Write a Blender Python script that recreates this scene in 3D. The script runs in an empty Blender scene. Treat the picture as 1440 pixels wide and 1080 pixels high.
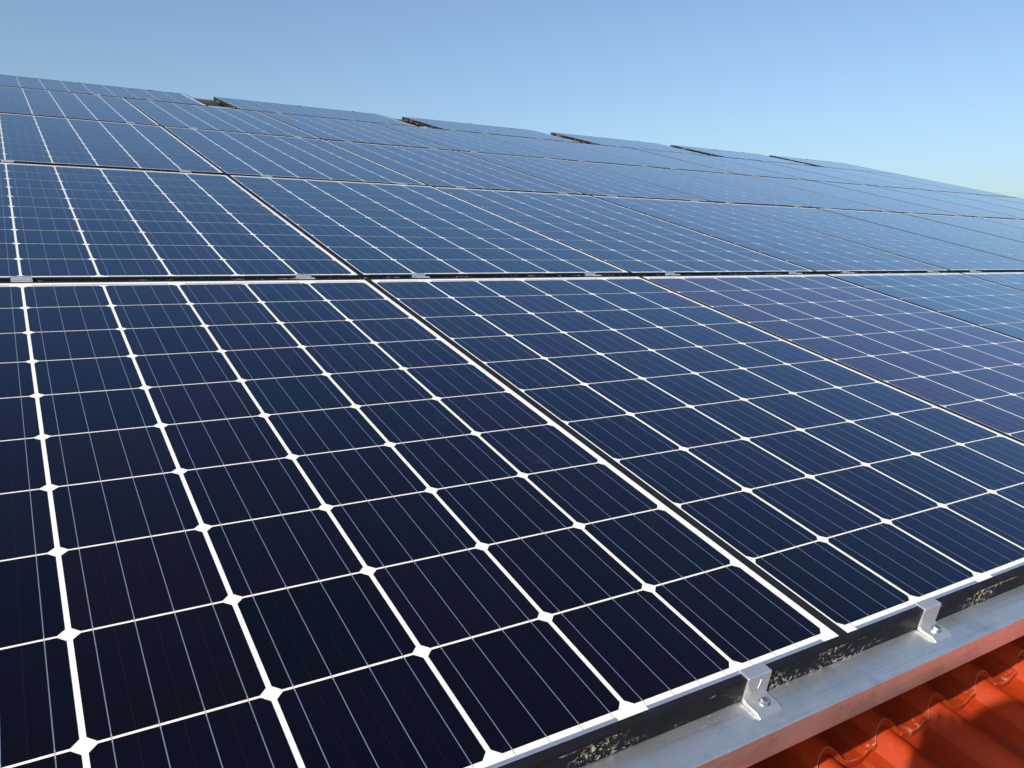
import bpy, bmesh, math, random
from mathutils import Matrix, Vector

random.seed(7)
sc = bpy.context.scene
col = sc.collection

# ------------------------------------------------------------------ frame of reference
# Roof coordinates: x along the eave, y up the slope, z out of the roof (z = 0 is the top of the panel frames).
PITCH = math.radians(15.07)
M = Matrix.Translation((0, 0, 4.6)) @ Matrix.Rotation(PITCH, 4, 'X')
M3 = M.to_3x3()

# ------------------------------------------------------------------ camera
CAM = Vector((-0.352048, -1.249706, 0.601862))
RX = Vector((0.847858, -0.512035, 0.137683))
UP = Vector((0.079148, 0.378982, 0.922013))
FW = Vector((0.524282, 0.770839, -0.361850))
cd = bpy.data.cameras.new('camera')
cd.sensor_width = 36.0
cd.lens = 36.0 * 1121.09 / 1440.0
cd.clip_start = 0.01
cd.clip_end = 5000
cam = bpy.data.objects.new('camera', cd)
col.objects.link(cam)
mw = Matrix((RX, UP, -FW)).transposed().to_4x4()
mw.translation = CAM
cam.matrix_world = M @ mw
sc.camera = cam

# ------------------------------------------------------------------ sun and sky
TO_SUN = (M3 @ Vector((-1.36, -0.345, 1.0))).normalized()
SUN_EL = math.asin(TO_SUN.z)
SUN_ROT = math.atan2(TO_SUN.x, TO_SUN.y)
sd = bpy.data.lights.new('sun', 'SUN')
sd.energy = 4.4
sd.angle = math.radians(0.55)
sd.color = (1.0, 0.93, 0.82)
sun = bpy.data.objects.new('sun', sd)
col.objects.link(sun)
sun.rotation_euler = TO_SUN.to_track_quat('Z', 'Y').to_euler()
sun.location = (0, 0, 30)

world = bpy.data.worlds.new('World')
sc.world = world
world.use_nodes = True
wn = world.node_tree.nodes
wl = world.node_tree.links
wn.clear()
wo = wn.new('ShaderNodeOutputWorld')
bg = wn.new('ShaderNodeBackground')
sky = wn.new('ShaderNodeTexSky')
sky.sky_type = 'NISHITA'
sky.sun_disc = False
sky.sun_elevation = SUN_EL
sky.sun_rotation = SUN_ROT
sky.altitude = 100
sky.air_density = 1.0
sky.dust_density = 2.5
sky.ozone_density = 3.2
bg.inputs['Strength'].default_value = 0.119
tone = wn.new('ShaderNodeMix')          # slightly cleaner, less violet air
tone.data_type = 'RGBA'
tone.blend_type = 'MULTIPLY'
tone.inputs[0].default_value = 1.0
tone.inputs[7].default_value = (1.0, 1.02, 1.0, 1)
wl.new(sky.outputs[0], tone.inputs[6])
wl.new(tone.outputs[2], bg.inputs[0])
wl.new(bg.outputs[0], wo.inputs[0])

sc.view_settings.view_transform = 'Standard'
sc.view_settings.look = 'None'
sc.view_settings.exposure = 0.45
sc.view_settings.gamma = 1.0
sc.render.engine = 'CYCLES'
sc.cycles.use_denoising = True
sc.cycles.denoiser = 'OPENIMAGEDENOISE'
sc.cycles.denoising_input_passes = 'RGB_ALBEDO_NORMAL'
sc.cycles.denoising_prefilter = 'ACCURATE'
sc.cycles.max_bounces = 8
sc.cycles.sample_clamp_indirect = 2.5
sc.cycles.blur_glossy = 0.6

# ------------------------------------------------------------------ node helpers
class NT:
    def __init__(self, name):
        self.m = bpy.data.materials.new(name)
        self.m.use_nodes = True
        self.t = self.m.node_tree
        self.t.nodes.clear()
        self.out = self.n('ShaderNodeOutputMaterial')
        self.b = self.n('ShaderNodeBsdfPrincipled')
        self.t.links.new(self.b.outputs[0], self.out.inputs[0])

    def n(self, kind, **kw):
        o = self.t.nodes.new(kind)
        for k, v in kw.items():
            setattr(o, k, v)
        return o

    def set(self, sock, v):
        if isinstance(v, bpy.types.NodeSocket):
            self.t.links.new(v, sock)
        elif isinstance(v, (tuple, list)) and len(v) == 3 and sock.type == 'RGBA':
            sock.default_value = (*v, 1)
        else:
            sock.default_value = v

    def bs(self, **kw):
        for k, v in kw.items():
            self.set(self.b.inputs[k.replace('_', ' ')], v)
        return self

    def math(self, op, a, b=0.0, c=0.0, clamp=False):
        o = self.n('ShaderNodeMath', operation=op, use_clamp=clamp)
        for s, v in zip(o.inputs, (a, b, c)):
            self.set(s, v)
        return o.outputs[0]

    def mix(self, f, a, b, blend='MIX'):
        o = self.n('ShaderNodeMix', data_type='RGBA', blend_type=blend)
        self.set(o.inputs[0], f)
        self.set(o.inputs[6], a)
        self.set(o.inputs[7], b)
        return o.outputs[2]

    def ramp(self, f, lo, hi):
        o = self.n('ShaderNodeMapRange', interpolation_type='SMOOTHSTEP')
        self.set(o.inputs[0], f)
        self.set(o.inputs[1], lo)
        self.set(o.inputs[2], hi)
        return o.outputs[0]

    def noise(self, vec, scale, detail=3.0, rough=0.55):
        o = self.n('ShaderNodeTexNoise')
        self.set(o.inputs['Vector'], vec)
        self.set(o.inputs['Scale'], scale)
        self.set(o.inputs['Detail'], detail)
        self.set(o.inputs['Roughness'], rough)
        return o.outputs[0]

    def obj(self):
        return self.n('ShaderNodeTexCoord').outputs['Object']

    def pos(self):
        return self.n('ShaderNodeNewGeometry').outputs['Position']

    def xyz(self, v):
        o = self.n('ShaderNodeSeparateXYZ')
        self.set(o.inputs[0], v)
        return o.outputs

    def bump(self, h, strength, dist):
        o = self.n('ShaderNodeBump')
        self.set(o.inputs['Height'], h)
        o.inputs['Strength'].default_value = strength
        o.inputs['Distance'].default_value = dist
        return o.outputs[0]

def band(nt, v, centre, half, soft=0.00008):
    d = nt.math('ABSOLUTE', nt.math('SUBTRACT', v, centre))
    return nt.math('SUBTRACT', 1.0, nt.ramp(d, half - soft, half + soft))

def tot(nt, xs):
    r = xs[0]
    for x in xs[1:]:
        r = nt.math('MAXIMUM', r, x)
    return r

# ------------------------------------------------------------------ module dimensions (metres)
PX, PY = 0.16443, 0.15875            # cell pitch across and along
GX, GY = 0.0058, 0.0031              # white gaps between the cells
CX, CY = (PX - GX) / 2, (PY - GY) / 2
CH = 0.0080                          # clipped wafer corner
FX0, FX1, FY0, FY1 = -0.50150, 0.51060, -0.8155, 0.8310
FH = 0.032                           # frame height
BZX, BZY = 0.0078, 0.0108            # bezel widths
DX, DY = 1.01385, 1.67402            # pitch of the array
BUS = [-0.0600, -0.0200, 0.0200, 0.0600]

GLASS_IOR = 1.28

SMUDGES = [(0.365, 0.555, 0.085), (0.455, 0.62, 0.05), (0.385, -0.27, 0.07), (0.28, -0.09, 0.04), (1.64, -0.13, 0.06), (1.60, 0.02, 0.05), (1.83, 0.50, 0.06), (1.30, 1.10, 0.08), (0.85, 0.52, 0.05)]
def dust_mask(nt):
    p = nt.pos()
    spots = []
    for sx, sy, sr in SMUDGES:
        d = nt.n('ShaderNodeVectorMath', operation='DISTANCE')
        nt.set(d.inputs[0], p)
        d.inputs[1].default_value = M @ Vector((sx, sy, 0))
        spots.append(nt.math('SUBTRACT', 1.0, nt.ramp(d.outputs['Value'], sr * 0.1, sr)))
    spots = nt.math('MULTIPLY', tot(nt, spots), nt.ramp(nt.noise(p, 60.0, 5.0, 0.72), 0.42, 0.66))
    a = nt.noise(p, 2.3, 2.0)
    b = nt.noise(p, 34.0, 5.0, 0.7)
    s = nt.math('MULTIPLY', nt.math('MULTIPLY', nt.ramp(a, 0.60, 0.74), nt.ramp(b, 0.46, 0.72)), 0.35)
    s = nt.math('MAXIMUM', s, spots)
    fine = nt.ramp(nt.noise(p, 420.0, 1.0), 0.74, 0.80)
    return s, fine

def mat_cell():
    nt = NT('solar_cell')
    o = nt.xyz(nt.obj())
    x, y = o[0], o[1]
    info = nt.n('ShaderNodeObjectInfo')
    base = info.outputs['Color']
    bars = tot(nt, [band(nt, x, b, 0.00050) for b in BUS])
    # dotted soldering pads half way between the bars
    pads = tot(nt, [band(nt, x, b, 0.00028) for b in (-0.04, 0.0, 0.04)])
    dots = nt.ramp(nt.math('SINE', nt.math('MULTIPLY', y, 2 * math.pi / 0.0042)), 0.1, 0.4)
    pads = nt.math('MULTIPLY', nt.math('MULTIPLY', pads, dots), 0.09)
    # silver fingers across the bars
    fing = nt.ramp(nt.math('SINE', nt.math('MULTIPLY', y, 2 * math.pi / 0.0026)), 0.35, 1.0)
    wob = nt.ramp(nt.math('SINE', nt.math('MULTIPLY', x, 2 * math.pi / 0.0034)), -0.4, 0.7)
    fing = nt.math('MULTIPLY', fing, nt.math('MULTIPLY_ADD', wob, 0.6, 0.4))
    c = nt.mix(nt.math('MULTIPLY', fing, 0.040), base, (0.22, 0.25, 0.40))
    grain = nt.noise(nt.obj(), 900.0, 1.0)
    c = nt.mix(nt.math('MULTIPLY', grain, 0.003), c, (0.35, 0.37, 0.42))
    s, fine = dust_mask(nt)
    c = nt.mix(nt.math('MULTIPLY', s, 0.05), c, (0.55, 0.52, 0.46))
    c = nt.mix(nt.math('MULTIPLY', fine, 0.04), c, (0.6, 0.58, 0.52))
    c = nt.mix(pads, c, (0.45, 0.46, 0.48))
    ends = nt.ramp(nt.math('ABSOLUTE', y), 0.0735, 0.0745)
    barc = nt.mix(nt.math('MULTIPLY', ends, 0.6), (0.19, 0.235, 0.33), (0.60, 0.53, 0.43))
    c = nt.mix(bars, c, barc)
    nt.bs(Base_Color=c, Roughness=0.28, Metallic=nt.math('MULTIPLY_ADD', bars, -0.45, 0.80))
    # polished silicon under its blue antireflection film: the reflection turns blue at a slant
    nt.set(nt.b.inputs['Specular Tint'], nt.mix(bars, nt.mix(info.outputs['Alpha'], (0.45, 0.42, 0.82), (0.07, 0.64, 0.94)), (1, 1, 1)))
    nt.bs(Coat_Weight=1.0, Coat_IOR=GLASS_IOR,
          Coat_Roughness=nt.math('MULTIPLY_ADD', s, 0.25, 0.032))
    return nt.m

def mat_backsheet():
    nt = NT('white_backsheet')
    o = nt.xyz(nt.obj())
    x, y = o[0], o[1]
    xm = nt.math('SUBTRACT', nt.math('MODULO', nt.math('ADD', x, PX * 3), PX), PX / 2)
    bars = tot(nt, [band(nt, xm, b, 0.00050) for b in BUS])
    ins = nt.math('LESS_THAN', nt.math('ABSOLUTE', y), 0.801)
    insx = nt.math('LESS_THAN', nt.math('ABSOLUTE', x), 0.4914)
    bars = nt.math('MULTIPLY', bars, nt.math('MULTIPLY', ins, insx))
    n = nt.noise(nt.obj(), 9.0, 3.0)
    c = nt.mix(n, (0.73, 0.715, 0.66), (0.79, 0.775, 0.72))
    c = nt.mix(nt.math('MULTIPLY', bars, 0.8), c, (0.20, 0.16, 0.13))
    nt.bs(Base_Color=c, Roughness=0.6, Coat_Weight=1.0, Coat_IOR=GLASS_IOR, Coat_Roughness=0.075)
    return nt.m

def mat_ribbon():
    nt = NT('tinned_ribbon')
    c = nt.mix(nt.noise(nt.obj(), 60.0), (0.30, 0.34, 0.46), (0.42, 0.47, 0.60))
    nt.bs(Base_Color=c, Roughness=0.35, Metallic=0.6, Coat_Weight=1.0, Coat_IOR=GLASS_IOR, Coat_Roughness=0.08)
    return nt.m

def mat_frame():
    nt = NT('black_anodised_frame')
    info = nt.n('ShaderNodeObjectInfo')
    off = nt.math('MULTIPLY', info.outputs['Random'], 37.0)
    v = nt.n('ShaderNodeVectorMath', operation='ADD')
    nt.set(v.inputs[0], nt.obj())
    cmb = nt.n('ShaderNodeCombineXYZ')
    for i in range(3):
        nt.set(cmb.inputs[i], off)
    nt.t.links.new(cmb.outputs[0], v.inputs[1])
    p = v.outputs[0]
    z = nt.xyz(nt.obj())[2]
    big = nt.noise(p, 9.0, 2.0)
    fine = nt.noise(p, 130.0, 4.0, 0.7)
    vor = nt.n('ShaderNodeTexVoronoi')
    nt.set(vor.inputs['Vector'], p)
    vor.inputs['Scale'].default_value = 260.0
    drops = nt.math('SUBTRACT', 1.0, nt.ramp(vor.outputs['Distance'], 0.15, 0.34))
    low = nt.math('SUBTRACT', 1.0, nt.ramp(z, -0.031, -0.012))     # splash marks gather at the foot of the side
    patch = nt.ramp(nt.math('ADD', big, nt.math('MULTIPLY', low, 0.10)), 0.52, 0.66)
    splash = nt.math('MULTIPLY', patch, nt.ramp(nt.math('ADD', nt.math('MULTIPLY', drops, nt.math('MULTIPLY', big, 0.20)), fine), 0.53, 0.64))
    side = nt.math('SUBTRACT', 1.0, nt.ramp(z, -0.006, -0.003))
    edge = nt.math('MULTIPLY', band(nt, z, -0.0062, 0.0009, 0.0005), nt.ramp(nt.noise(p, 16.0, 4.0, 0.7), 0.52, 0.66))
    splash = nt.math('MAXIMUM', nt.math('MULTIPLY', splash, side), nt.math('MULTIPLY', edge, 0.7))
    film = nt.math('MULTIPLY', nt.ramp(nt.noise(p, 45.0, 3.0), 0.5, 0.8), 0.025)
    c = nt.mix(film, (0.010, 0.011, 0.015), (0.30, 0.29, 0.26))
    c = nt.mix(nt.math('MULTIPLY', splash, 0.85), c, (0.62, 0.58, 0.48))
    nt.bs(Base_Color=c, Metallic=0.0, Roughness=nt.math('MULTIPLY_ADD', splash, 0.3, 0.55))
    nt.b.inputs['Specular IOR Level'].default_value = 0.09
    return nt.m

def mat_galv():
    nt = NT('galvanised_steel')
    p = nt.obj()
    a = nt.noise(p, 14.0, 5.0, 0.65)
    vor = nt.n('ShaderNodeTexVoronoi')
    nt.set(vor.inputs['Vector'], p)
    vor.inputs['Scale'].default_value = 90.0
    c = nt.mix(a, (0.68, 0.71, 0.72), (0.82, 0.83, 0.82))
    g = nt.xyz(vor.outputs['Color'])[0]
    c = nt.mix(nt.math('MULTIPLY', g, 0.16), c, (0.36, 0.38, 0.40))
    clus = nt.ramp(nt.noise(p, 6.0, 2.0), 0.45, 0.7)
    speck = nt.math('MULTIPLY', nt.ramp(nt.noise(p, 520.0, 0.0), 0.755, 0.79), clus)
    mp = nt.n('ShaderNodeMapping')
    nt.set(mp.inputs[0], p)
    mp.inputs['Scale'].default_value = (3.0, 160.0, 160.0)
    streak = nt.noise(mp.outputs[0], 1.0, 3.0)
    c = nt.mix(nt.math('MULTIPLY', nt.ramp(streak, 0.45, 0.75), 0.35), c, (0.34, 0.37, 0.40))
    stain = nt.ramp(nt.noise(p, 11.0, 5.0, 0.7), 0.56, 0.64)
    c = nt.mix(nt.math('MULTIPLY', stain, 0.30), c, (0.36, 0.38, 0.36))
    c = nt.mix(speck, c, (0.92, 0.90, 0.85))
    r = nt.math('MULTIPLY_ADD', a, 0.14, 0.36)
    nt.bs(Base_Color=c, Metallic=nt.math('MULTIPLY_ADD', speck, -0.6, 0.92), Roughness=r)
    nt.set(nt.b.inputs['Normal'], nt.bump(nt.noise(p, 22.0, 3.0), 0.12, 0.004))
    return nt.m

def mat_alu():
    nt = NT('milled_aluminium')
    p = nt.obj()
    mp = nt.n('ShaderNodeMapping')
    nt.set(mp.inputs[0], p)
    mp.inputs['Scale'].default_value = (20, 900, 900)
    streak = nt.noise(mp.outputs[0], 1.0, 2.0)
    a = nt.noise(p, 160.0, 4.0)
    c = nt.mix(streak, (0.56, 0.56, 0.57), (0.74, 0.73, 0.72))
    c = nt.mix(nt.math('MULTIPLY', nt.ramp(a, 0.58, 0.72), 0.5), c, (0.9, 0.88, 0.82))
    nt.bs(Base_Color=c, Metallic=0.82, Roughness=nt.math('MULTIPLY_ADD', a, 0.2, 0.26))
    return nt.m

def mat_tile():
    nt = NT('red_glazed_tile')
    p = nt.obj()
    at = nt.n('ShaderNodeAttribute', attribute_name='edge')
    edge = at.outputs['Fac']
    a = nt.noise(p, 5.0, 4.0)
    b = nt.noise(p, 60.0, 4.0, 0.65)
    c = nt.mix(a, (0.285, 0.0245, 0.0036), (0.36, 0.036, 0.0055))
    c = nt.mix(nt.math('MULTIPLY', nt.ramp(b, 0.5, 0.8), 0.25), c, (0.62, 0.10, 0.03))
    wear = nt.math('MULTIPLY', edge, nt.ramp(nt.noise(p, 70.0, 4.0, 0.7), 0.56, 0.66))
    c = nt.mix(nt.math('MULTIPLY', wear, 0.55), c, (0.62, 0.40, 0.26))
    rim = nt.n('ShaderNodeAttribute', attribute_name='rim').outputs['Fac']
    rim = nt.math('MULTIPLY', nt.ramp(rim, 0.3, 0.9), nt.ramp(nt.noise(p, 30.0, 3.0), 0.3, 0.6))
    c = nt.mix(nt.math('MULTIPLY', rim, 0.22), c, (0.62, 0.30, 0.18))
    gr = nt.noise(p, 900.0, 2.0, 0.7)
    c = nt.mix(nt.math('MULTIPLY', nt.ramp(gr, 0.5, 0.75), 0.22), c, (0.17, 0.018, 0.004))
    big = nt.ramp(nt.noise(p, 9.0, 3.0), 0.5, 0.7)
    c = nt.mix(nt.math('MULTIPLY', big, 0.22), c, (0.20, 0.030, 0.012))
    speck = nt.ramp(nt.noise(p, 300.0, 2.0), 0.68, 0.76)
    c = nt.mix(nt.math('MULTIPLY', speck, 0.25), c, (0.12, 0.02, 0.01))
    nt.b.inputs['Specular IOR Level'].default_value = 0.22
    nt.bs(Base_Color=c, Roughness=nt.math('MULTIPLY_ADD', b, 0.24, 0.42))
    nt.set(nt.b.inputs['Normal'], nt.bump(b, 0.10, 0.002))
    return nt.m

def mat_plain(name, c1, c2, scale, rough, metal=0.0):
    nt = NT(name)
    nt.bs(Base_Color=nt.mix(nt.noise(nt.obj(), scale, 4.0), c1, c2), Roughness=rough, Metallic=metal)
    return nt.m

M_CELL = mat_cell()
M_BACK = mat_backsheet()
M_RIB = mat_ribbon()
M_FRAME = mat_frame()
M_GALV = mat_galv()
M_DARK_ZINC = mat_plain('dark_zinc', (0.07, 0.07, 0.068), (0.14, 0.135, 0.13), 25, 0.7, 0.15)  # darker, duller grey than the other rails, used on the top rail only
M_ALU = mat_alu()
M_STEEL = mat_plain('stainless_bolt', (0.55, 0.55, 0.56), (0.72, 0.71, 0.70), 300, 0.28, 1.0)
M_TILE = mat_tile()
M_WALL = mat_plain('rendered_wall', (0.62, 0.58, 0.50), (0.70, 0.66, 0.58), 6, 0.9)
M_GROUND = mat_plain('grass_ground', (0.05, 0.08, 0.025), (0.12, 0.12, 0.06), 0.3, 0.95)

# ------------------------------------------------------------------ object helpers
def mesh_from(bm, name, mat, smooth=False):
    me = bpy.data.meshes.new(name)
    bm.normal_update()
    bm.to_mesh(me)
    bm.free()
    me.materials.append(mat)
    if smooth:
        for f in me.polygons:
            f.use_smooth = True
    return me

def link(name, data, parent=None, world=None, local=None):
    o = bpy.data.objects.new(name, data)
    col.objects.link(o)
    if parent is not None:
        o.parent = parent
        if local is not None:
            o.matrix_local = local
    elif world is not None:
        o.matrix_world = world
    return o

def tag(o, label, cat, group=None, kind=None):
    if label:
        o['label'] = label
    if cat:
        o['category'] = cat
    if group:
        o['group'] = group
    if kind:
        o['kind'] = kind
    return o

def T(x, y, z):
    return Matrix.Translation((x, y, z))

def box(bm, x0, x1, y0, y1, z0, z1):
    vs = [bm.verts.new(v) for v in ((x0, y0, z0), (x1, y0, z0), (x1, y1, z0), (x0, y1, z0),
                                    (x0, y0, z1), (x1, y0, z1), (x1, y1, z1), (x0, y1, z1))]
    fs = [(3, 2, 1, 0), (4, 5, 6, 7), (0, 1, 5, 4), (1, 2, 6, 5), (2, 3, 7, 6), (3, 0, 4, 7)]
    return vs, [bm.faces.new([vs[i] for i in f]) for f in fs]

def extrude_profile(bm, pts, x0, x1):
    """closed (y, z) outline swept along x"""
    a = [bm.verts.new((x0, y, z)) for y, z in pts]
    b = [bm.verts.new((x1, y, z)) for y, z in pts]
    n = len(pts)
    fs = [bm.faces.new((a[i], a[(i + 1) % n], b[(i + 1) % n], b[i])) for i in range(n)]
    fs.append(bm.faces.new(a[::-1]))
    fs.append(bm.faces.new(b))
    bmesh.ops.recalc_face_normals(bm, faces=fs)
    return fs

def bevel_all(bm, width, segs=2, angle=0.5):
    es = [e for e in bm.edges if len(e.link_faces) == 2 and e.calc_face_angle(0) > angle]
    bmesh.ops.bevel(bm, geom=es, offset=width, segments=segs, affect='EDGES', profile=0.5)

# ------------------------------------------------------------------ setting: ground
bm = bmesh.new()
box(bm, -1500, 1500, -1500, 1500, -0.5, 0)
g = link('ground', mesh_from(bm, 'ground', M_GROUND), world=Matrix.Identity(4))
tag(g, 'flat grassy ground far below the roof', 'ground', kind='structure')

# ------------------------------------------------------------------ the house with its tiled roof
RX0, RX1, RY0, RY1 = -4.5, 11.6, -2.75, 7.45
house = link('house', None, world=M @ T(0, 0, -0.2620))
tag(house, 'house with a red glazed double-roll tile roof under the solar panels', 'house')

W = 0.1385               # one roll
X_PH = 0.7050             # left foot of a roll
# section of one roll along its scalloped front edge: (offset in rolls, height, set-back of the edge up the slope)
CREST = [(0.0, 0.0, 0.0), (0.034, 0.0075, 0.0065), (0.085, 0.0165, 0.0115), (0.137, 0.0230, 0.0146), (0.195, 0.0262, 0.0152), (0.262, 0.0245, 0.0128),
         (0.325, 0.0180, 0.0090), (0.390, 0.0090, 0.0046), (0.446, 0.0, 0.0)]
TROUGH = [(0.446, 0.0, 0.0), (0.540, -0.0032, -0.0022), (0.660, -0.0052, -0.0032), (0.770, -0.0056, -0.0026), (0.870, -0.0042, -0.0008), (0.945, -0.0018, 0.0010), (1.0, 0.0, 0.0)]
def smooth(pts, n):
    out = []
    for i in range(len(pts) - 1):
        p0, p1, p2, p3 = pts[max(i - 1, 0)], pts[i], pts[i + 1], pts[min(i + 2, len(pts) - 1)]
        for k in range(n):
            t = k / n
            out.append(tuple(0.5 * (2 * b + (c - a) * t + (2 * a - 5 * b + 4 * c - d) * t * t + (3 * b - a - 3 * c + d) * t ** 3)
                             for a, b, c, d in zip(p0, p1, p2, p3)))
    return out
CR, TR_ = smooth(CREST, 4), smooth(TROUGH, 3)
SECTION = CR + [(0.446, 0.0, 0.0)] + TR_[1:]
def tile_sheet():
    bm = bmesh.new()
    ed = bm.verts.layers.float.new('edge')
    rm = bm.verts.layers.float.new('rim')
    course = 0.335
    y_front0 = -0.8100
    k0 = math.floor((RY0 - y_front0) / course)
    k1 = math.ceil((RY1 - y_front0) / course)
    n0 = math.floor((RX0 - X_PH) / W)
    n1 = math.ceil((RX1 - X_PH) / W)
    rnd = random.Random(3)
    for k in range(k0, k1):
        yf = y_front0 + k * course
        xs = []
        for n in range(n0, n1):
            jit = rnd.uniform(-0.0012, 0.0012)
            for q, (u, h, sb) in enumerate(SECTION):
                even = (n % 2 == 0)
                if even and q == len(CR):
                    h -= 0.012                       # open joint at the foot of every second roll
                lap = (not even) and u > 0.80 and q > len(CR)
                if lap:
                    h += 0.0028                      # lapped tile edge in the trough
                wear = 1.0 if (q > len(CR) and u > 0.6) else 0.15
                xs.append((X_PH + (n + u) * W, h + jit, wear, sb))
        ys = [(yf, -0.0135, 0.0), (yf, -0.0018, 0.9), (yf + 0.0004, -0.0007, 1.0), (yf + 0.0014, 0.0, 1.0), (yf + 0.003, 0.0, 0.9), (yf + 0.012, 0.0, 0.7), (yf + 0.030, 0.0, 0.0), (yf + course + 0.03, -0.0135, 0.0)]
        rows = []
        for (y, dz, e) in ys:
            r = []
            for (x, h, u, sb) in xs:
                v = bm.verts.new((x, y + (sb if y < yf + 0.1 else 0.0), h + dz))
                v[rm] = 1.0 if (e == 1.0) else 0.0
                v[ed] = e * u
                r.append(v)
            rows.append(r)
        for a, b in zip(rows, rows[1:]):
            for i in range(len(xs) - 1):
                bm.faces.new((a[i], a[i + 1], b[i + 1], b[i]))
    me = mesh_from(bm, 'tiled_roof', M_TILE, smooth=True)
    me.set_sharp_from_angle(angle=math.radians(35))
    return me
roof = link('tiled_roof', tile_sheet(), house, local=Matrix.Identity(4))
bm = bmesh.new()
box(bm, RX0 + 0.4, RX1 - 0.4, RY0 + 0.6, RY1 - 0.2, -0.25, -0.05)
link('roof_deck', mesh_from(bm, 'roof_deck', M_WALL), house, local=Matrix.Identity(4))
bm = bmesh.new()
n = 36
for k in range(n):
    xa = RX0 + (RX1 - RX0) * k / n
    xb = RX0 + (RX1 - RX0) * (k + 1.05) / n
    prev = None
    for (x, r) in ((xa, 0.095), (xb, 0.085)):
        ring = [bm.verts.new((x, RY1 + 0.05 + r * math.cos(t), -0.02 + r * math.sin(t))) for t in [math.pi * i / 10 for i in range(11)]]
        if prev:
            for i in range(10):
                bm.faces.new((prev[i], ring[i], ring[i + 1], prev[i + 1]))
        prev = ring
link('ridge_cap', mesh_from(bm, 'ridge_cap', M_TILE, True), house, local=Matrix.Identity(4))
# rear slope and walls stand plumb, so they are built in world axes below the roof plane
inv = (M @ T(0, 0, -0.2620)).inverted()
ridge = M @ Vector((0, RY1 + 0.05, -0.34))
eave = M @ Vector((0, RY0 + 0.6, -0.55))
bm = bmesh.new()
box(bm, RX0 + 0.5, RX1 - 0.5, eave.y, ridge.y + 6, 0.0, eave.z)
link('wall', mesh_from(bm, 'wall', M_WALL), house, local=inv)
bm = bmesh.new()
a = [bm.verts.new(v) for v in ((RX0, ridge.y, ridge.z), (RX1, ridge.y, ridge.z), (RX1, ridge.y + 7, ridge.z - 1.9), (RX0, ridge.y + 7, ridge.z - 1.9))]
b = [bm.verts.new(v.co - Vector((0, 0, 0.12))) for v in a]
for f in ((0, 1, 2, 3),):
    bm.faces.new([a[i] for i in f])
    bm.faces.new([b[i] for i in reversed(f)])
for i in range(4):
    bm.faces.new((a[i], b[i], b[(i + 1) % 4], a[(i + 1) % 4]))
link('rear_slope', mesh_from(bm, 'rear_slope', M_TILE), house, local=inv)

# ------------------------------------------------------------------ solar panel prototype (meshes shared by all copies)
def frame_mesh():
    bm = bmesh.new()
    ix0, ix1, iy0, iy1 = FX0 + BZX, FX1 - BZX, FY0 + BZY, FY1 - BZY
    g = 0.00018
    bars = [((FX0, FY0), (FX1, FY0), (ix1, iy0), (ix0, iy0)),
            ((FX1, FY0), (FX1, FY1), (ix1, iy1), (ix1, iy0)),
            ((FX1, FY1), (FX0, FY1), (ix0, iy1), (ix1, iy1)),
            ((FX0, FY1), (FX0, FY0), (ix0, iy0), (ix0, iy1))]
    for k, q in enumerate(bars):
        d = Vector((q[1][0] - q[0][0], q[1][1] - q[0][1], 0)).normalized() * g
        sh = [d, -d, -d, d]
        bot = [bm.verts.new((p[0] + s.x, p[1] + s.y, 0)) for p, s in zip(q, sh)]
        top = [bm.verts.new((p[0] + s.x, p[1] + s.y, FH)) for p, s in zip(q, sh)]
        bm.faces.new(bot[::-1])
        bm.faces.new(top)
        for i in range(4):
            bm.faces.new((bot[i], bot[(i + 1) % 4], top[(i + 1) % 4], top[i]))
    bmesh.ops.recalc_face_normals(bm, faces=bm.faces)
    es = [e for e in bm.edges if e.calc_length() > 0.5]
    bmesh.ops.bevel(bm, geom=es, offset=0.0011, segments=3, affect='EDGES', profile=0.5)
    for v in bm.verts:
        v.co.z -= FH
    me = mesh_from(bm, 'frame', M_FRAME, True)
    me.set_sharp_from_angle(angle=math.radians(40))
    return me

def sheet_mesh():
    bm = bmesh.new()
    e = 0.001
    x0, x1, y0, y1 = FX0 + BZX - e, FX1 - BZX + e, FY0 + BZY - e, FY1 - BZY + e
    box(bm, x0, x1, y0, y1, -0.0046, -0.0010)
    return mesh_from(bm, 'backsheet', M_BACK)

def cell_mesh():
    bm = bmesh.new()
    pts = [(-CX + CH, -CY), (CX - CH, -CY), (CX, -CY + CH), (CX, CY - CH), (CX - CH, CY), (-CX + CH, CY), (-CX, CY - CH), (-CX, -CY + CH)]
    bm.faces.new([bm.verts.new((x, y, 0)) for x, y in pts])
    return mesh_from(bm, 'cell', M_CELL)

def ribbon_mesh(x0, x1, y0, y1):
    bm = bmesh.new()
    cx, cy = (x0 + x1) / 2, (y0 + y1) / 2
    box(bm, x0 - cx, x1 - cx, y0 - cy, y1 - cy, 0, 0.0002)
    return mesh_from(bm, 'bus_ribbon', M_RIB), cx, cy

ME_FRAME, ME_BACK, ME_CELL = frame_mesh(), sheet_mesh(), cell_mesh()
RIBS = []
for a, b in ((0, 1), (2, 3), (4, 5)):
    RIBS.append(ribbon_mesh((a - 2.5) * PX + BUS[0] - 0.002, (b - 2.5) * PX + BUS[3] + 0.002, FY0 + BZY + 0.0002, FY0 + BZY + 0.0049))
for a, b in ((1, 2), (3, 4)):
    RIBS.append(ribbon_mesh((a - 2.5) * PX + BUS[0] - 0.002, (b - 2.5) * PX + BUS[3] + 0.002, 0.7985, 0.8035))
for a, s in ((0, 1), (5, -1)):
    RIBS.append(ribbon_mesh((a - 2.5) * PX + (BUS[0] if s > 0 else -0.055) - 0.002, (a - 2.5) * PX + (BUS[3] if s < 0 else 0.055) + 0.002, 0.7985, 0.8035))

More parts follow.
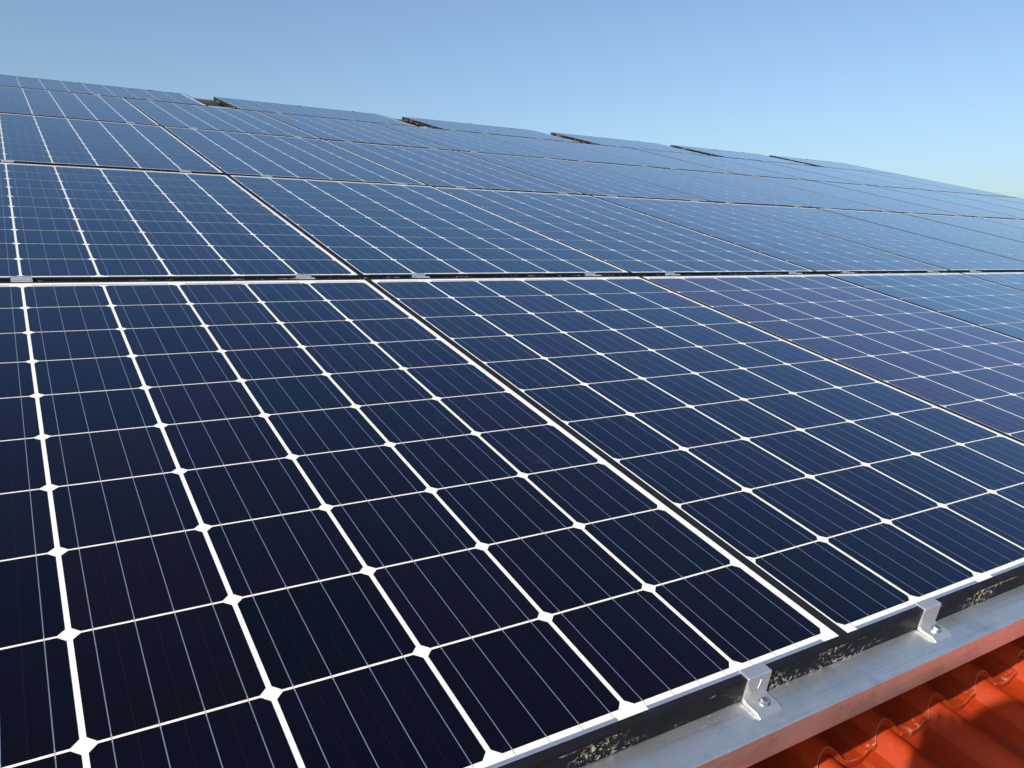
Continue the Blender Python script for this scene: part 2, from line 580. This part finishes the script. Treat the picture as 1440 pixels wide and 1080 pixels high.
TINTS = {'navy': (0.0050, 0.0012, 0.0030), 'teal': (0.0022, 0.0075, 0.0140), 'violet': (0.0290, 0.0160, 0.0280), 'blue': (0.0026, 0.0045, 0.0150)}

FILM = {'navy': 0.6, 'teal': 1.0, 'violet': 0.0, 'blue': 0.7}

def solar_panel(x, y, label, tint, turn=False, seed=0):
    rnd = random.Random(seed)
    loc = M @ T(x, y, 0)
    if turn:
        loc = loc @ Matrix.Rotation(-math.pi / 2, 4, 'Z')
    dz = rnd.uniform(-0.0007, 0.0007)
    loc = loc @ T(0, 0, dz) @ Matrix.Rotation(rnd.uniform(-0.0011, 0.0011), 4, 'Y') @ Matrix.Rotation(rnd.uniform(-0.0008, 0.0008), 4, 'X')
    root = link('solar_panel', None, world=loc @ T(0, 0, -FH))
    root.empty_display_size = 0.2
    tag(root, label, 'solar panel', 'solar panels covering the roof')
    up = T(0, 0, FH)
    link('frame', ME_FRAME, root, local=up)
    link('backsheet', ME_BACK, root, local=up)
    for me, cx, cy in RIBS:
        link('bus_ribbon', me, root, local=T(cx, cy, FH - 0.00095))
    base = TINTS[tint]
    for i in range(6):
        for j in range(10):
            c = link('cell', ME_CELL, root, local=T((i - 2.5) * PX, (j - 4.5) * PY, FH - 0.0007))
            f = rnd.uniform(0.6, 1.5) if tint != 'violet' else rnd.uniform(0.85, 1.15)
            w = rnd.uniform(-1, 1) if tint != 'violet' else rnd.uniform(-0.2, 0.2)
            c.color = (base[0] * f * rnd.uniform(0.6, 1.6), base[1] * f, base[2] * f * rnd.uniform(0.5, 2.1 if tint == 'navy' else 1.3), FILM[tint] + 0.25 * w)
    return root

ORD = ['leftmost', 'second from the left', 'third from the left', 'fourth from the left', 'fifth from the left', 'sixth from the left',
       'seventh from the left', 'eighth from the left', 'ninth from the left', 'tenth from the left', 'eleventh from the left']
ROWS = ['lowest row', 'second row up', 'third row up', 'fourth row up']
NCOL = 11
sd_ = 0
for r in range(4):
    for c in range(-1, NCOL):
        sd_ += 1
        if c < 0:
            lab = 'upright black framed solar panel just outside the left border, %s' % ROWS[r]
        else:
            lab = 'upright black framed solar panel, %s in the %s' % (ORD[c], ROWS[r])
        tint = random.Random(sd_ * 13).choice(['navy', 'navy', 'blue', 'teal'])
        if (r, c) in ((0, 0), (0, 1)):
            tint = 'navy'
            if c == 0:
                lab = 'largest and nearest black framed solar panel, leftmost in the lowest row'
            else:
                lab = 'dark blue solar panel beside the nearest one, second in the lowest row'
        if (r, c) == (0, 2):
            tint = 'violet'
            lab = 'purplish solar panel with a dusty smear, third from the left in the lowest row'
        if (r, c) == (0, 3):
            tint = 'teal'
            lab = 'teal blue solar panel right of the purplish one, fourth in the lowest row'
        if (r, c) == (1, 0):
            tint = 'blue'
        solar_panel(c * DX, r * DY, lab, tint, seed=sd_)
Y5 = FY1 + 3 * DY + 0.026
LX = [-2.41, -0.51, 1.39, 3.295, 5.20, 7.10, 9.00]
for k, x in enumerate(LX):
    sd_ += 1
    if k == 0:
        lab = 'sideways solar panel just outside the left border, top row'
    else:
        lab = 'sideways solar panel against the sky, %s in the gapped top row' % ORD[k - 1]
    # turned -90 degrees: local y runs along +x, local x runs down the slope
    solar_panel(x - FY0, Y5 + FX1, lab, 'blue', turn=True, seed=sd_)
W5 = FX1 - FX0

# ------------------------------------------------------------------ mounting rails
RAIL_X0, RAIL_X1 = -2.55, 10.68
RT = -FH                 # rail top
def rail(y0, y1, label, h=0.041, mat=None):
    bm = bmesh.new()
    t = 0.0022
    w = y1 - y0
    pts = [(0, 0), (w, 0), (w, -h), (w - 0.012, -h), (w - 0.012, -h + t), (w - t, -h + t), (w - t, -t), (t, -t), (t, -h + t), (0.012, -h + t), (0.012, -h), (0, -h)]
    extrude_profile(bm, pts, RAIL_X0, RAIL_X1)
    es = [e for e in bm.edges if e.calc_length() > 3]
    bmesh.ops.bevel(bm, geom=es, offset=0.0009, segments=3, affect='EDGES', profile=0.5)
    me = mesh_from(bm, 'mounting_rail', mat or M_GALV, True)
    me.set_sharp_from_angle(angle=math.radians(32))
    o = link('mounting_rail', me, world=M @ T(0, y0, RT))
    tag(o, label, 'rail', 'galvanised rails under the panels')
    return o
rail(-0.8640, -0.7540, 'galvanised steel rail in the foreground along the lower edge of the array')
SEAM = [(FY1 + k * DY, FY0 + (k + 1) * DY) for k in range(3)] + [(FY1 + 3 * DY, Y5)]
NM = ['lowest and second rows', 'second and third rows', 'third and fourth rows', 'fourth row and the sideways top row']
for (a, b), nm in zip(SEAM, NM):
    m = (a + b) / 2
    rail(m - 0.055, m + 0.055, 'galvanised rail in the dark seam between the %s' % nm)
rail(Y5 + W5 - 0.05, Y5 + W5 + 0.055, 'galvanised rail under the top edge, seen in the gap against the sky', 0.046, M_DARK_ZINC)

# upright supports between tiles and rails, hidden under the panels
for k in range(9):
    x = -2.2 + 1.55 * k
    bm = bmesh.new()
    box(bm, -0.02, 0.02, -0.745, Y5 + W5 + 0.03, 0, 0.04)
    bevel_all(bm, 0.002, 1)
    o = link('roof_batten', mesh_from(bm, 'roof_batten', M_ALU), world=M @ T(x, 0, RT - 0.0415 - 0.04))
    tag(o, 'aluminium batten hidden under the panels running up the slope', 'rail', 'battens under the rails')
    if k == 0:
        bm = bmesh.new()
        box(bm, -0.02, 0.02, -0.02, 0.02, -0.16, 0)
        box(bm, -0.02, 0.02, -0.06, -0.0201, -0.16, -0.15)
        hook_me = mesh_from(bm, 'roof_hook', M_STEEL)
    for y in (-0.6, 1.0, 2.7, 4.4, 6.1):
        h = link('roof_hook', hook_me, world=M @ T(x, y, RT - 0.0816))
        tag(h, 'steel roof hook hidden under the panels', 'bracket', 'hooks under the battens')

# ------------------------------------------------------------------ clamps
def bolt_meshes():
    bm = bmesh.new()
    r, h = 0.0051, 0.0040
    ring = lambda rr, z: [bm.verts.new((rr * math.cos(math.pi / 3 * i + 0.3), rr * math.sin(math.pi / 3 * i + 0.3), z)) for i in range(6)]
    a, b = ring(r, 0), ring(r, h - 0.0006)
    c = ring(r * 0.86, h)
    d = ring(r * 0.5, h - 0.0006)
    for p, q in ((a, b), (b, c), (c, d)):
        for i in range(6):
            bm.faces.new((p[i], p[(i + 1) % 6], q[(i + 1) % 6], q[i]))
    bm.faces.new(d)
    head = mesh_from(bm, 'bolt', M_STEEL)
    bm = bmesh.new()
    bmesh.ops.create_cone(bm, segments=24, radius1=0.0068, radius2=0.0065, depth=0.0014, cap_ends=True)
    wash = mesh_from(bm, 'washer', M_STEEL)
    return head, wash
ME_BOLT, ME_WASH = bolt_meshes()

CW = 0.0385
def end_clamp_mesh():
    """Z shaped extrusion: lip on the frame, wall down its side, foot with a tapered nose on the rail (y from the frame face, z from the rail)"""
    bm = bmesh.new()
    top = FH + 0.0034
    pts = [(0.0138, FH + 0.0004), (0.0138, top - 0.0006), (0.0132, top), (-0.0010, top), (-0.0022, top - 0.0012),
           (-0.0026, 0.0072), (-0.0031, 0.0062), (-0.0046, 0.0053), (-0.0070, 0.0050), (-0.0215, 0.0048), (-0.0225, 0.0044),
           (-0.0295, 0.0010), (-0.0295, 0.0004),
           (-0.0040, 0.0004), (-0.0018, 0.0010), (-0.0004, 0.0026), (0.0002, 0.0060), (0.0004, FH + 0.0004)]
    extrude_profile(bm, pts, -CW / 2, CW / 2)
    es = [e for e in bm.edges if abs(abs((e.verts[0].co.x + e.verts[1].co.x) / 2) - CW / 2) < 1e-5]
    bmesh.ops.bevel(bm, geom=es, offset=0.0004, segments=1, affect='EDGES')
    me = mesh_from(bm, 'clamp_body', M_ALU, True)
    me.set_sharp_from_angle(angle=math.radians(25))
    return me
ME_END = end_clamp_mesh()
ME_MARK = None
def mark_mesh():
    """row of small pressed dashes running up the clamp's wall"""
    bm = bmesh.new()
    rnd = random.Random(5)
    for i in range(9):
        z = 0.0155 + i * 0.0014
        x = 0.0010 + i * 0.00022
        box(bm, x, x + rnd.uniform(0.0005, 0.0012), -0.00275, -0.0022, z, z + 0.0008)
    return mesh_from(bm, 'pressed_mark', mat_plain('bare_scratch', (0.92, 0.9, 0.85), (0.95, 0.93, 0.9), 50, 0.5))
ME_MARK = mark_mesh()

def end_clamp(x, label, mark):
    root = link('end_clamp', None, world=M @ T(x, FY0 - 0.0004, RT))
    root.empty_display_size = 0.03
    tag(root, label, 'clamp', 'end clamps along the lower rail')
    link('clamp_body', ME_END, root, local=Matrix.Identity(4))
    w = link('washer', ME_WASH, root, local=T(0.002, -0.0150, 0.0055))
    b = link('bolt', ME_BOLT, root, local=T(0.002, -0.0150, 0.0062) @ Matrix.Rotation(0.5 * x * 7, 4, 'Z'))
    if mark:
        link('pressed_mark', ME_MARK, root, local=Matrix.Identity(4))
POS = [-0.331, 0.337]
def clamp_x(c, s, r=0):
    rnd = random.Random(c * 31 + s * 7 + r * 101)
    return c * DX + POS[s] + rnd.uniform(-0.018, 0.018)
for c in range(-1, NCOL):
    for s in (0, 1):
        x = clamp_x(c, s)
        side = ('left', 'right')[s]
        if (c, s) == (0, 1):
            x = 0.3425
            lab = 'nearest silver end clamp with a hex bolt, on the rail below the largest panel'
        elif (c, s) == (1, 0):
            x = 0.690
            lab = 'silver end clamp with a hex bolt right of the joint between two panel frames'
        elif c < 0:
            lab = '%s silver end clamp on the front rail beyond the left border' % side
        else:
            lab = '%s silver end clamp on the front rail under the %s panel' % (side, ORD[c])
        end_clamp(x, lab, (c, s) in ((0, 1),))

def mid_clamp_meshes(gap):
    """hat profile: two flanges resting on the frames and a channel sunk in the seam"""
    bm = bmesh.new()
    g = gap / 2
    t = 0.0028
    f = 0.0085
    pts = [(-g - f, 0.0004), (-g - f, t), (-g + 0.0018, t), (-g + 0.0050, -0.007), (g - 0.0050, -0.007), (g - 0.0018, t), (g + f, t), (g + f, 0.0004),
           (g - 0.0004, 0.0004), (g - 0.0030, -0.0094), (-g + 0.0030, -0.0094), (-g + 0.0004, 0.0004)]
    extrude_profile(bm, pts, -0.0215, 0.0215)
    bmesh.ops.bevel(bm, geom=[e for e in bm.edges if e.calc_length() > 0.02], offset=0.0003, segments=1, affect='EDGES')
    return mesh_from(bm, 'clamp_body', M_ALU)
ME_MID = mid_clamp_meshes(0.0268)
def mid_clamp(x, y, label, group='mid clamps in the seams'):
    root = link('mid_clamp', None, world=M @ T(x, y, 0.0008))
    root.empty_display_size = 0.03
    tag(root, label, 'clamp', group)
    link('clamp_body', ME_MID, root, local=Matrix.Identity(4))
    link('bolt', ME_BOLT, root, local=T(0, 0, -0.0069))
for k, (a, b) in enumerate(SEAM):
    for c in range(-1, NCOL):
        for s in (0, 1):
            x = clamp_x(c, s, k + 1)
            if k == 0 and c == 0:
                x = (-0.328, 0.338)[s]
            if k == 0 and c == 1 and s == 0:
                x = 0.688
            if k == 3:
                # nothing to hold where the top row is open
                if not any(l - 0.0 < x < l + 1.6465 for l in LX):
                    continue
            side = ('left', 'right')[s]
            if c < 0:
                lab = '%s silver clamp beyond the left border above the %s' % (side, ROWS[k])
            else:
                lab = '%s silver clamp above the %s panel of the %s' % (side, ORD[c], ROWS[k])
            mid_clamp(x, (a + b) / 2, lab)
# top edge clamps: the end clamp turned round
def top_clamp(x, label):
    root = link('end_clamp', None, world=M @ T(x, Y5 + W5 + 0.0004, RT) @ Matrix.Rotation(math.pi, 4, 'Z'))
    root.empty_display_size = 0.03
    tag(root, label, 'clamp', 'end clamps on the top edge')
    link('clamp_body', ME_END, root, local=Matrix.Identity(4))
    link('bolt', ME_BOLT, root, local=T(0.002, -0.0150, 0.0050))
for k, x in enumerate(LX):
    for s, off in enumerate((0.81, 1.36) if k else (0.4, 1.3)):
        side = ('left', 'right')[s]
        if k == 0:
            lab = '%s tiny silver clamp on the top edge beyond the left border' % side
        else:
            lab = '%s tiny silver clamp on the skyline edge of the %s sideways panel' % (side, ORD[k - 1])
        top_clamp(x + off, lab)

# ------------------------------------------------------------------ the photographer, whose shadow lies on the tiles
def cam_pt(r, u, d):
    return CAM + RX * r + UP * u + FW * d
M_SKIN = mat_plain('skin', (0.50, 0.30, 0.21), (0.56, 0.35, 0.25), 20, 0.5)
M_CLOTH = mat_plain('dark_cloth', (0.03, 0.035, 0.05), (0.05, 0.055, 0.07), 80, 0.85)
M_HAIR = mat_plain('dark_hair', (0.02, 0.014, 0.01), (0.04, 0.028, 0.02), 200, 0.6)
M_PHONE = mat_plain('phone_shell', (0.02, 0.02, 0.022), (0.03, 0.03, 0.032), 50, 0.25)

def skin_mesh(name, chains, mat, parent=None, sub=2):
    """one continuous surface grown over a skeleton; chains: lists of (point, radius), shared points weld"""
    vs, es, rs = [], [], []
    def vid(p, r):
        for i, q in enumerate(vs):
            if (q - p).length < 1e-4:
                return i
        vs.append(p)
        rs.append(r)
        return len(vs) - 1
    for ch in chains:
        prev = None
        for p, r in ch:
            i = vid(Vector(p), r)
            if prev is not None:
                es.append((prev, i))
            prev = i
    me = bpy.data.meshes.new(name)
    me.from_pydata([tuple(v) for v in vs], es, [])
    o = bpy.data.objects.new(name, me)
    col.objects.link(o)
    if parent:
        o.parent = parent
    md = o.modifiers.new('skin', 'SKIN')
    sk = me.skin_vertices[0].data
    for i, r in enumerate(rs):
        sk[i].radius = (r, r) if not isinstance(r, tuple) else r
        sk[i].use_root = (i == 0)
    md.use_smooth_shade = True
    ss = o.modifiers.new('sub', 'SUBSURF')
    ss.levels = ss.render_levels = sub
    me.materials.append(mat)
    return o

per = link('person', None, world=M)
tag(per, 'person kneeling behind the camera whose shadow falls on the red tiles', 'person')
HEAD = cam_pt(-0.140, 0.142, -0.26)
vert = Vector((0, math.sin(PITCH), math.cos(PITCH)))
neck = HEAD - vert * 0.16 - FW * 0.03
chest = neck - vert * 0.20 - FW * 0.05
belly = chest - vert * 0.20 - FW * 0.05
hip = belly - vert * 0.17 - FW * 0.02
sh = Vector((RX.x, RX.y, 0)).normalized()
f2 = Vector((FW.x, FW.y, 0)).normalized()
def floor(p, z):
    return Vector((p.x, p.y, z))
chains = [[(hip, 0.15), (belly, 0.135), (chest, 0.15), (neck, 0.06), (HEAD - vert * 0.06, 0.075), (HEAD, 0.098), (HEAD + vert * 0.075, 0.075)]]
HANDS = []
for s in (-1, 1):
    shoulder = chest + vert * 0.12 + sh * 0.185 * s
    hand = cam_pt(-0.146, 0.070, -0.06) if s < 0 else cam_pt(0.075, -0.025, -0.04)
    elbow = (shoulder + hand) / 2 - vert * 0.16 + sh * 0.06 * s
    wrist = hand + (elbow - hand).normalized() * 0.075
    HANDS.append(hand)
    chains.append([(chest, 0.15), (shoulder, 0.065), (elbow, 0.045), (wrist, 0.028), (hand, 0.040)])
    hj = hip + sh * 0.10 * s
    knee = floor(hip + f2 * 0.20 + sh * 0.15 * s, -0.19)
    ankle = floor(hip - f2 * 0.20 + sh * 0.14 * s, -0.215)
    toe = ankle - f2 * 0.16
    toe.z = -0.235
    chains.append([(hip, 0.15), (hj, 0.10), (knee, 0.062), (ankle, 0.042), (toe, 0.035)])
    # five separate fingers closing round the phone
    for i in range(4):
        b = hand + UP * (0.030 - 0.019 * i) + RX * (0.006 * s)
        mid = b - RX * (0.014 * s) + FW * 0.028 + UP * 0.004
        tip = b - RX * (0.040 * s) + FW * 0.026
        if s < 0:
            # the left hand's fingers stand up behind the upper corner of the phone
            b = hand + UP * 0.028 + RX * (-0.024 + 0.016 * i)
            mid = b + UP * 0.034 + RX * (-0.004 + 0.004 * i)
            tip = b + UP * (0.062 - 0.006 * abs(i - 1)) + RX * (0.004 * i)
        chains.append([(hand, 0.040), (b, 0.0095), (mid, 0.0085), (tip, 0.0075)])
    th = hand + RX * (-0.030 * s) + UP * -0.022
    chains.append([(hand, 0.040), (hand + RX * (-0.018 * s) - UP * 0.018, 0.011), (th + RX * (-0.020 * s), 0.009)])
body = skin_mesh('body', chains, M_CLOTH, per)
bpy.context.view_layer.update()
dg = bpy.context.evaluated_depsgraph_get()
bme = bpy.data.meshes.new_from_object(body.evaluated_get(dg))
body.modifiers.clear()
body.data = bme
bme.materials.clear()
bme.materials.append(M_CLOTH)
bme.materials.append(M_SKIN)
for f in bme.polygons:
    c = f.center
    near_hand = any((c - h).length < 0.105 for h in HANDS)
    f.material_index = 1 if ((c - neck).dot(vert) > 0.01 and (c - HEAD).length < 0.24) or near_hand else 0
    f.use_smooth = True
face = (FW - vert * FW.dot(vert)).normalized()
side = face.cross(vert).normalized()
def blob(name, centre, ax, mat):
    bm = bmesh.new()
    bmesh.ops.create_icosphere(bm, subdivisions=2, radius=1)
    for v in bm.verts:
        v.co = centre + side * v.co.x * ax[0] + face * v.co.y * ax[1] + vert * v.co.z * ax[2]
    return link(name, mesh_from(bm, name, mat, True), per, local=Matrix.Identity(4))
M_EYE = mat_plain('eye_white', (0.7, 0.69, 0.66), (0.75, 0.74, 0.72), 40, 0.3)
for sx in (-1, 1):
    blob('eye', HEAD + side * 0.033 * sx + face * 0.082 + vert * 0.005, (0.013, 0.013, 0.009), M_EYE)
    blob('ear', HEAD + side * 0.088 * sx - vert * 0.005, (0.010, 0.018, 0.032), M_SKIN)
blob('nose', HEAD + face * 0.100 - vert * 0.025, (0.013, 0.018, 0.024), M_SKIN)
blob('mouth', HEAD + face * 0.086 - vert * 0.062, (0.024, 0.010, 0.007), M_SKIN)
bm = bmesh.new()
bmesh.ops.create_icosphere(bm, subdivisions=3, radius=1)
for v in bm.verts:
    v.co = HEAD + vert * 0.052 - face * 0.026 + side * v.co.x * 0.104 + face * v.co.y * 0.112 + vert * v.co.z * 0.098
link('hair', mesh_from(bm, 'hair', M_HAIR, True), per, local=Matrix.Identity(4))
# phone just behind the lens
ph = link('phone', None, world=M @ (Matrix((RX, UP, -FW)).transposed().to_4x4()))
ph.matrix_world = M @ (T(*cam_pt(-0.070, 0.020, -0.020)) @ Matrix((RX, UP, -FW)).transposed().to_4x4())
tag(ph, 'black phone held up by the person kneeling behind the camera', 'phone')
bm = bmesh.new()
box(bm, -0.075, 0.075, -0.037, 0.037, -0.004, 0.004)
bevel_all(bm, 0.003, 3)
link('phone_body', mesh_from(bm, 'phone_body', M_PHONE, True), ph, local=Matrix.Identity(4))
